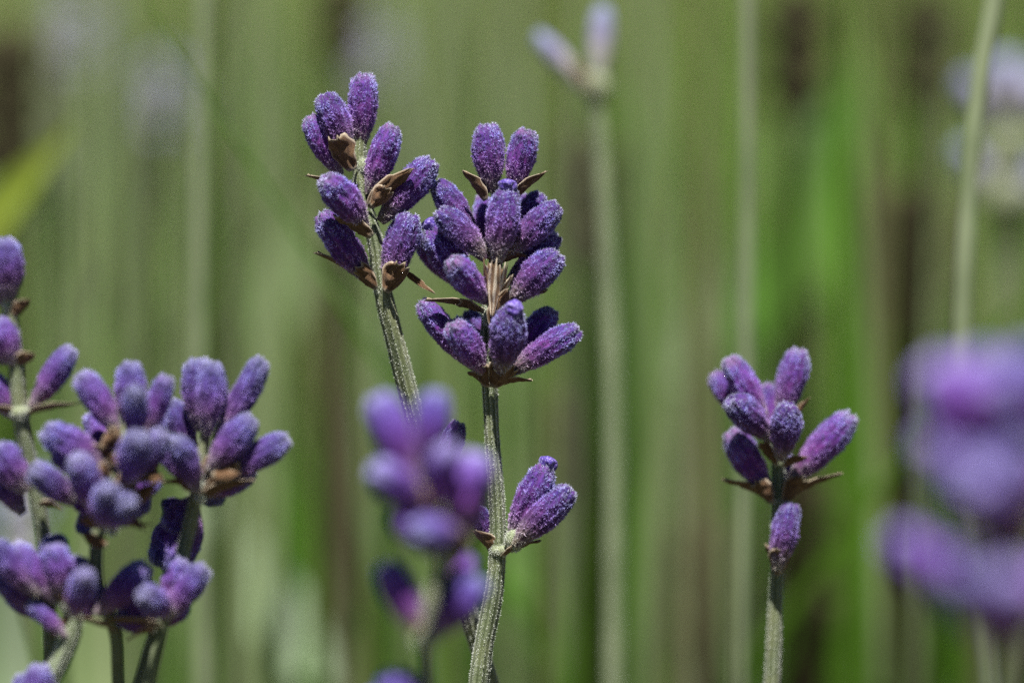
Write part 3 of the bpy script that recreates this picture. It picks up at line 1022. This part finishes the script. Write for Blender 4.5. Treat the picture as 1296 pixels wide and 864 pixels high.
for a in (((150, 660), (138, 600), 34, 2.6, 0, 1), ((186, 648), (150, 600), 34, 2.2, 0, 2), ((108, 676), (128, 620), 34, 2.6, 0, 3), ((70, 566), (130, 610), 36, 1.6, 0, 0),
          ((196, 596), (160, 640), 34, 1.6, 0, 6), ((88, 612), (128, 654), 34, 1.4, 0, 5), ((160, 630), (140, 664), 34, -2.2, -1, 2)):
    s5.bud(*a)
for a in (((150, 640), (182, 672), 16, -2.6, 0, 'flat', (.3, -1, .5)), ((140, 604), (124, 588), 20, -1.6, -.3, 'shield', (-.2, -1, .3)), ((168, 640), (196, 610), 20, -1, -.3, 'leaf', (.4, -1, .2)),
          ((136, 690), (104, 676), 20, -.6, -.2, 'leaf', (-.2, -1, .5)), ((178, 612), (196, 584), 22, -1.8, -.3, 'shield', (.2, -1, .2))):
    s5.bract(*a)
for a in (((268, 640), (258, 580), 36, 2.4, 0, 3), ((296, 612), (258, 600), 34, 2.0, 0, 1), ((232, 606), (250, 560), 34, 2.0, 0, 5)):
    s6.bud(*a)
for a in (((10, 742), (70, 782), 40, 1.8, 0, 2), ((124, 740), (96, 786), 36, 1.2, 0, 1), ((52, 700), (80, 766), 36, 1.8, 0, 5), ((-14, 690), (50, 752), 40, -1.2, 0, 3)):
    s7.bud(*a)
for a in (((150, 770), (196, 796), 36, 1.2, 0, 2), ((236, 756), (206, 792), 34, 1.6, 0, 5), ((166, 722), (200, 780), 34, 2.0, 0, 0)):
    s8.bud(*a)

for a in (((232, 660), (244, 628), 40, 1.4, 0, 3), ((214, 672), (242, 632), 40, 1.6, 0, 0), ((206, 700), (232, 650), 40, 2.4, 0, 5), ((226, 716), (238, 660), 38, 2.2, 0, 1), ((196, 690), (228, 656), 36, 3, 0, 2)):
    s6.bud(*a, pale='bud')  # darker bud material paints the shade on this column of buds
for a in (((118, 610), (136, 586), 20, -2.6, -.3, 'shield', (0, -1, .4)), ((148, 620), (164, 596), 22, -3.0, -.3, 'leaf', (.2, -1, .4)), ((120, 640), (100, 624), 18, -2.4, -.3, 'leaf', (-.2, -1, .5)),
          ((184, 600), (206, 606), 20, -2.4, -.2, 'leaf', (.1, -1, .6)), ((128, 566), (146, 546), 22, -1.2, -.3, 'shield', (0, -1, .3))):
    s5.bract(*a)
for a in (((268, 600), (304, 600), 18, -2.2, -.2, 'leaf', (.1, -1, .6)), ((250, 618), (224, 604), 20, -1.8, -.2, 'leaf', (-.1, -1, .6))):
    s6.bract(*a)

s9 = Spike('tip of a short lavender spike peeping up below the pale curved stem', D4 - .003, [(44, 890, 0), (46, 940, 0), (46, 980, 0)], [12, 15, 16], budmat='violet')
for a in (((50, 840), (44, 916), 38, -.3, 0, 0), ((30, 852), (42, 924), 38, .4, 0, 4), ((66, 866), (46, 930), 38, .5, 0, 2)):
    s9.bud(*a)

# ------------------------------------------------------------------ blurred spikes in front
s10 = Spike('blurred lavender spike standing close in front of the two sharp spikes', .2600,
            [(548, 560, .5), (556, 640, 0), (566, 700, 0), (546, 760, 0), (538, 806, 0), (541, 872, 0)], [14, 16, 18, 19, 20, 20], fuzzy=8000, budmat='vivid')
for a in (((476, 500), (526, 612), 48, -.6, 0, 0), ((552, 494), (540, 592), 46, .2, 0, 4), ((474, 588), (534, 642), 46, -1.0, -1, 2),
          ((604, 572), (578, 676), 52, -1.0, 0, 5), ((526, 678), (576, 672), 42, -2.0, -1, 1), ((614, 634), (574, 690), 42, .2, 0, 3),
          ((487, 712), (530, 800), 44, -.2, 0, 0), ((608, 730), (548, 806), 42, -.4, 0, 2), ((560, 560), (552, 640), 40, -1.6, -1, 6),
          ((500, 640), (548, 700), 44, 1.6, 0, 1), ((516, 560), (548, 640), 42, 1.6, 0, 3), ((586, 700), (560, 760), 40, 1.8, 1, 2)):
    s10.bud(*a)
for a in (((556, 652), (512, 616), 40, -1.2, -.4, 'shield', (-.3, -1, 0)), ((566, 720), (588, 676), 46, -1.4, -.4, 'shield', (.2, -1, 0)),
          ((560, 600), (566, 566), 30, -1.2, -.3, 'shield', (0, -1, 0)), ((536, 820), (516, 780), 30, -.8, 0, 'shield', (-.4, -1, 0)),
          ((544, 816), (568, 790), 26, -.6, 0, 'leaf', (.4, -1, 0))):
    s10.bract(*a)
s10.node((538, 808), 20, -.4, 20)
s10.node((566, 704), 22, -.9, 18)

s11 = Spike('violet lavender tip just rising into view below the blurred front spike', .262, [(512, 912, 0), (514, 980, 0), (514, 1020, 0)], [14, 18, 19], budmat='vivid')
for a in (((498, 846), (510, 940), 48, -.3, 0, 0), ((522, 852), (514, 944), 46, .6, 0, 4), ((474, 872), (508, 950), 46, .2, 0, 2)):
    s11.bud(*a)

s12 = Spike('very blurred large lavender spike close to the lens beside the leaning stalk', .2160,
            [(1282, 520, 0), (1282, 600, 0), (1278, 690, 0), (1270, 790, 0), (1258, 880, 0)], [20, 24, 26, 28, 28], budmat='vivid')
for a in (((1172, 462), (1262, 560), 66, -.4, 0, 0), ((1232, 446), (1274, 556), 66, .2, 0, 4), ((1300, 438), (1284, 556), 66, -.6, 0, 2), ((1370, 470), (1296, 566), 66, .2, 0, 1),
          ((1260, 480), (1280, 574), 62, -2.2, -1, 5), ((1156, 560), (1262, 624), 60, .2, 0, 3), ((1216, 574), (1270, 650), 64, -1.8, -1, 6),
          ((1290, 566), (1280, 656), 64, -2.0, -1, 0), ((1390, 560), (1296, 640), 62, 0, 0, 4), ((1236, 600), (1276, 664), 60, -2.2, -1, 2),
          ((1124, 682), (1250, 768), 60, -.2, 0, 5), ((1214, 722), (1262, 806), 64, -1.4, -1, 1), ((1284, 720), (1272, 812), 64, -1.8, -1, 2),
          ((1356, 700), (1288, 790), 62, 0, 0, 0), ((1160, 716), (1252, 780), 56, 1.2, 0, 3), ((1186, 506), (1266, 590), 64, .8, 0, 6), ((1204, 520), (1270, 606), 60, 1.8, 0, 1), ((1240, 500), (1278, 600), 60, 1.6, 0, 3),
          ((1180, 600), (1268, 660), 60, 1.0, 0, 4), ((1200, 690), (1262, 764), 60, .8, 0, 6)):
    s12.bud(*a)
for a in (((1276, 690), (1216, 650), 66, -1.2, -.5, 'shield', (-.3, -1, -.2)), ((1284, 700), (1320, 650), 76, -1.2, -.5, 'shield', (.3, -1, -.2)),
          ((1274, 736), (1290, 676), 80, -1.8, -.5, 'shield', (.2, -1, 0)), ((1270, 820), (1236, 790), 50, -1.0, -.3, 'leaf', (-.3, -1, -.3)),
          ((1272, 822), (1310, 790), 50, -1.0, -.3, 'leaf', (.3, -1, -.3))):
    s12.bract(*a)

# ------------------------------------------------------------------ pale stalks and flowers behind
sy = Spike('forked pale lavender stalk behind the sharp spikes, with one upright and one slanting bud', .360,
           [(757, 112, 0), (760, 180, 0), (768, 320, 0), (775, 470, 0), (777, 660, 0), (776, 880, 0)], [15, 16, 18, 19, 20, 20], fuzzy=4000, stemmat='stalk')
sy.bud((763, 8), (757, 116), 34, 0, 0, 0, L=.0075, pale=True)
sy.bud((677, 44), (752, 124), 30, 0, 0, 1, pale=True)
sy.node((756, 112), 19, 0, 26)
sy.bract((752, 122), (700, 66), 26, -.7, 0, 'leaf', (-.3, -1, -.2))

sz = Spike('blurred whitish lavender flower just behind the leaning stalk', .430,
           [(1282, 180, 0), (1278, 260, 0), (1272, 420, 0), (1268, 880, 0)], [22, 24, 25, 25])
for a in (((1272, 70), (1280, 160), 56, -.4, 0, 0), ((1216, 96), (1268, 170), 40, .4, 0, 1), ((1318, 90), (1284, 170), 50, .4, 0, 2), ((1208, 190), (1272, 250), 40, .4, 0, 3),
          ((1316, 200), (1282, 280), 46, 0, 0, 4)):
    sz.bud(*a, pale=True)
sz.node((1280, 190), 30, -1, 34)
sz.node((1276, 250), 30, -1, 36)
sz.bract((1280, 216), (1300, 180), 40, -1.5, -.4, 'shield', (.3, -1, 0))

for k, (bx, by, d, lab) in enumerate(((212, 120, .60, 'faint blue blurred lavender flower behind the tall pale stalk'),
                                      (470, 60, .66, 'faint blue blurred lavender flower high behind the leaning sharp spike'),
                                      (95, 40, .62, 'faint lilac blurred lavender flower at the far upper left'),
                                      (22, 640, .41, 'faint blue grey lavender flower low behind the left cluster'))):
    sb = Spike(lab, d, [(bx, by, 0), (bx + 3, by + 90, 0), (bx - 2, by + 300, 0), (bx, by + 700, 0)], [15, 16, 16, 16])
    q = .3 / d
    for (ta, tb, ba, bb) in ((-6, -90, 0, -10), (-55, -60, -5, 0), (50, -62, 5, 0), (-62, 10, -5, 50), (58, 0, 5, 52), (-8, -10, 0, 60), (0, 50, 2, 110), (-50, 60, -4, 105), (52, 62, 6, 108)):
        sb.bud((bx + ta * q, by + tb * q), (bx + ba * q, by + bb * q), 42 * q, 0, 0, pale=True)

for bx, by, d, sc, lab in ((1150, 330, .48, 1.7, 'dark lavender head added as a shaded gap blurred between the lone spike and the leaning stalk'),
                           (900, 740, .46, 1.5, 'dark lavender head added as a shaded gap low beside a thin dark stalk and the lone spike'),
                           (1030, 700, .46, 1.7, 'dark lavender head added as a shaded gap low between the lone spike and the large blurred one'),
                           (738, 250, .48, 1.5, 'dark lavender head added as a shaded gap beside the forked stalk and the dense sharp spike'),
                           (14, 130, .49, 1.8, 'dark lavender head added as a shaded gap above the yellow green blade'),
                           (1008, 60, .50, 1.5, 'dark lavender head added as a shaded gap high up beside the slim stalk'),
                           (1172, 60, .50, 1.4, 'dark lavender head added as a shaded gap high up, next to the leaning stalk'),
                           (430, 20, .48, 1.0, 'dark lavender head added as a shaded gap above the leaning sharp spike'),
                           (700, 560, .46, 1.1, 'dark lavender head added as a shaded gap behind the side buds of the upright spike')):
    sb = Spike(lab, d, [(bx, by - 20, 0), (bx + 3, by + 60, 0), (bx - 2, by + 260, 0), (bx, by + 560, 0)], [15, 16, 16, 16], budmat='gap_shade')  # dark heads added to stand for shaded gaps in the background
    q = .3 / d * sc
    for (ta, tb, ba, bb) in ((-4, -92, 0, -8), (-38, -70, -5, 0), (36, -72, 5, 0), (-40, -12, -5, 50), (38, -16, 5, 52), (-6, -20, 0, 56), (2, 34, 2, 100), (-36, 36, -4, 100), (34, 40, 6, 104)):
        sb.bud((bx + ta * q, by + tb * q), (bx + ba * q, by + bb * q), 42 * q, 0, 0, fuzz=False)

GRP = 'pale stalks rising behind the spikes'
stalks = [  # x at the top, x at the bottom, depth, width px
    (259, 258, .365, 19), (151, 160, .47, 26), (322, 300, .50, 24), (946, 934, .352, 17), (1258, 1160, .334, 24),
    (815, 850, .50, 26), (735, 720, .43, 11), (560, 430, .56, 30), (640, 652, .62, 26), (60, 92, .50, 20)]
for k, (xa, xb, d, wp) in enumerate(stalks):
    if xa == 1258:
        path = [(1278, -160, 0), (1259, 0, 0), (1240, 110, 0), (1226, 250, 0), (1217, 440, 0), (1222, 560, 0), (1236, 700, 0), (1254, 880, 0)]
    else:
        bow = rnd.uniform(-8, 8)
        path = [(xa - (xb - xa) * .2, -170, 0), (xa, 0, 0), (xa * .67 + xb * .33 + bow, 290, 0), (xa * .33 + xb * .67 + bow, 580, 0), (xb, 880, 0)]
    lab = {1: 'soft grey green stalk between the yellow green blade and the straight pale stalk',
           2: 'soft grey green stalk between the straight pale stalk and the leaning sharp spike',
           5: 'soft grey green stalk between the forked stalk and the slim pale stalk',
           6: 'very thin blurred stalk close beside the forked pale stalk',
           7: 'slanting blurred stalk crossing behind the leaning sharp spike',
           8: 'soft blurred stalk rising straight behind the dense upright spike',
           9: 'thin blurred stalk rising behind the yellow green blade', 0: 'straight pale stalk behind the left cluster, running out of the top of the picture',
           3: 'slim pale stalk rising behind the small lone spike',
           4: 'pale leaning stalk passing behind the large blurred spike at the right'}.get(k, 'blurred grey green stalk rising out of sight in the background')
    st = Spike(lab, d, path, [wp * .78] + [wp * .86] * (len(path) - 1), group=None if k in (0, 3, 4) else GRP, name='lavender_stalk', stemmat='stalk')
    q = .3 / d
    x0, y0 = path[0][0], path[0][1]
    for (ta, tb, ba, bb) in ((0, -95, 0, -5), (-50, -62, -4, 10), (48, -60, 4, 10), (-52, -8, -4, 52), (50, -10, 4, 52)):
        st.bud((x0 + ta * q, y0 + tb * q), (x0 + ba * q, y0 + bb * q), 42 * q, 0, 0, fuzz=False)


# leaves and blades that read on their own
def leaf_mesh(wide):
    V, Fc, A = [], [], []
    nl, nw = 15, 7
    for side in (0, 1):
        for i in range(nl):
            s = i / (nl - 1)
            hw = max(.02, math.sin(math.pi * min(1, .06 + .94 * s) ** wide))
            for j in range(nw):
                v = -1 + 2 * j / (nw - 1)
                V.append((v * hw, .25 * (1 - abs(v)) * hw * -1 + .5 * s * s - side * .06, s))
                A.append(v)
        o = side * nl * nw
        for i in range(nl - 1):
            for j in range(nw - 1):
                f = (o + i * nw + j, o + i * nw + j + 1, o + (i + 1) * nw + j + 1, o + (i + 1) * nw + j)
                Fc.append(f if not side else tuple(reversed(f)))
    return make_mesh('leaf', V, Fc, M['leaf'], True, {'v': A})


LEAF = [leaf_mesh(.8), leaf_mesh(.5)]


def leaf(label, base, tip, wpx, d, tint=(1, 1, 1), kind=0, face=(0, -.8, .6), name='leafy_sprig'):
    """one leaf on its own thin stalk down to the ground"""
    sp = Spike(label, d, [(base[0], base[1], 0), (base[0] + 4, base[1] + 60, 0), (base[0] + 2, base[1] + 160, 0)], [6, 8, 9], name=name, cat='leaf')
    b, t = P(*base, d), P(*tip, d)
    ax = t - b
    z = ax.normalized()
    yv = Vector(face)
    yv = (yv - z * yv.dot(z)).normalized()
    hw = wpx * sp.k / 2
    mt = Matrix((yv.cross(z) * hw, yv * hw, ax)).transposed().to_4x4()
    mt.translation = b - sp.o
    o = link('leaf', LEAF[kind], sp.root, mt)
    o.color = (*tint, 1)
    return sp


leaf('broad pale whitish leaf blurred low between the left cluster and the front spike', (410, 870), (262, 625), 80, .45, (1.9, 1.9, 2.0))
leaf('bright yellow green blade slanting up at the left edge', (-70, 330), (105, 155), 66, .40, (.62, .66, .10), 1)
leaf('pale grey green leaf behind the slim stalk, above the lone spike', (860, 480), (930, 320), 50, .52, (.8, .9, .7))
leaf('soft green oval leaf high to the right of the slim stalk', (985, 230), (1085, 100), 70, .62, (.5, .75, .35))
leaf('wide pale leaf standing at the lower left corner', (10, 900), (4, 700), 60, .33, (1.1, 1.15, 1.1), 1)
leaf('wide olive pale leaf between the dark stems of the left cluster', (122, 900), (112, 660), 54, .33, (1.0, 1.05, .75), 1)
leaf('long mid green leaf slanting up beyond the slim stalk', (960, 440), (1115, 50), 95, .52, (.42, .78, .16), 1)
leaf('short fresh green leaf behind the side buds of the upright spike', (650, 760), (742, 520), 80, .50, (.38, .72, .15), 1)
leaf('grey green leaf leaning behind the head of the leaning sharp spike', (330, 420), (440, 190), 60, .54, (.75, .85, .6), 1)
leaf('fresh green leaf low between the pale leaf and the front spike', (440, 900), (380, 560), 70, .50, (.36, .72, .12), 1)
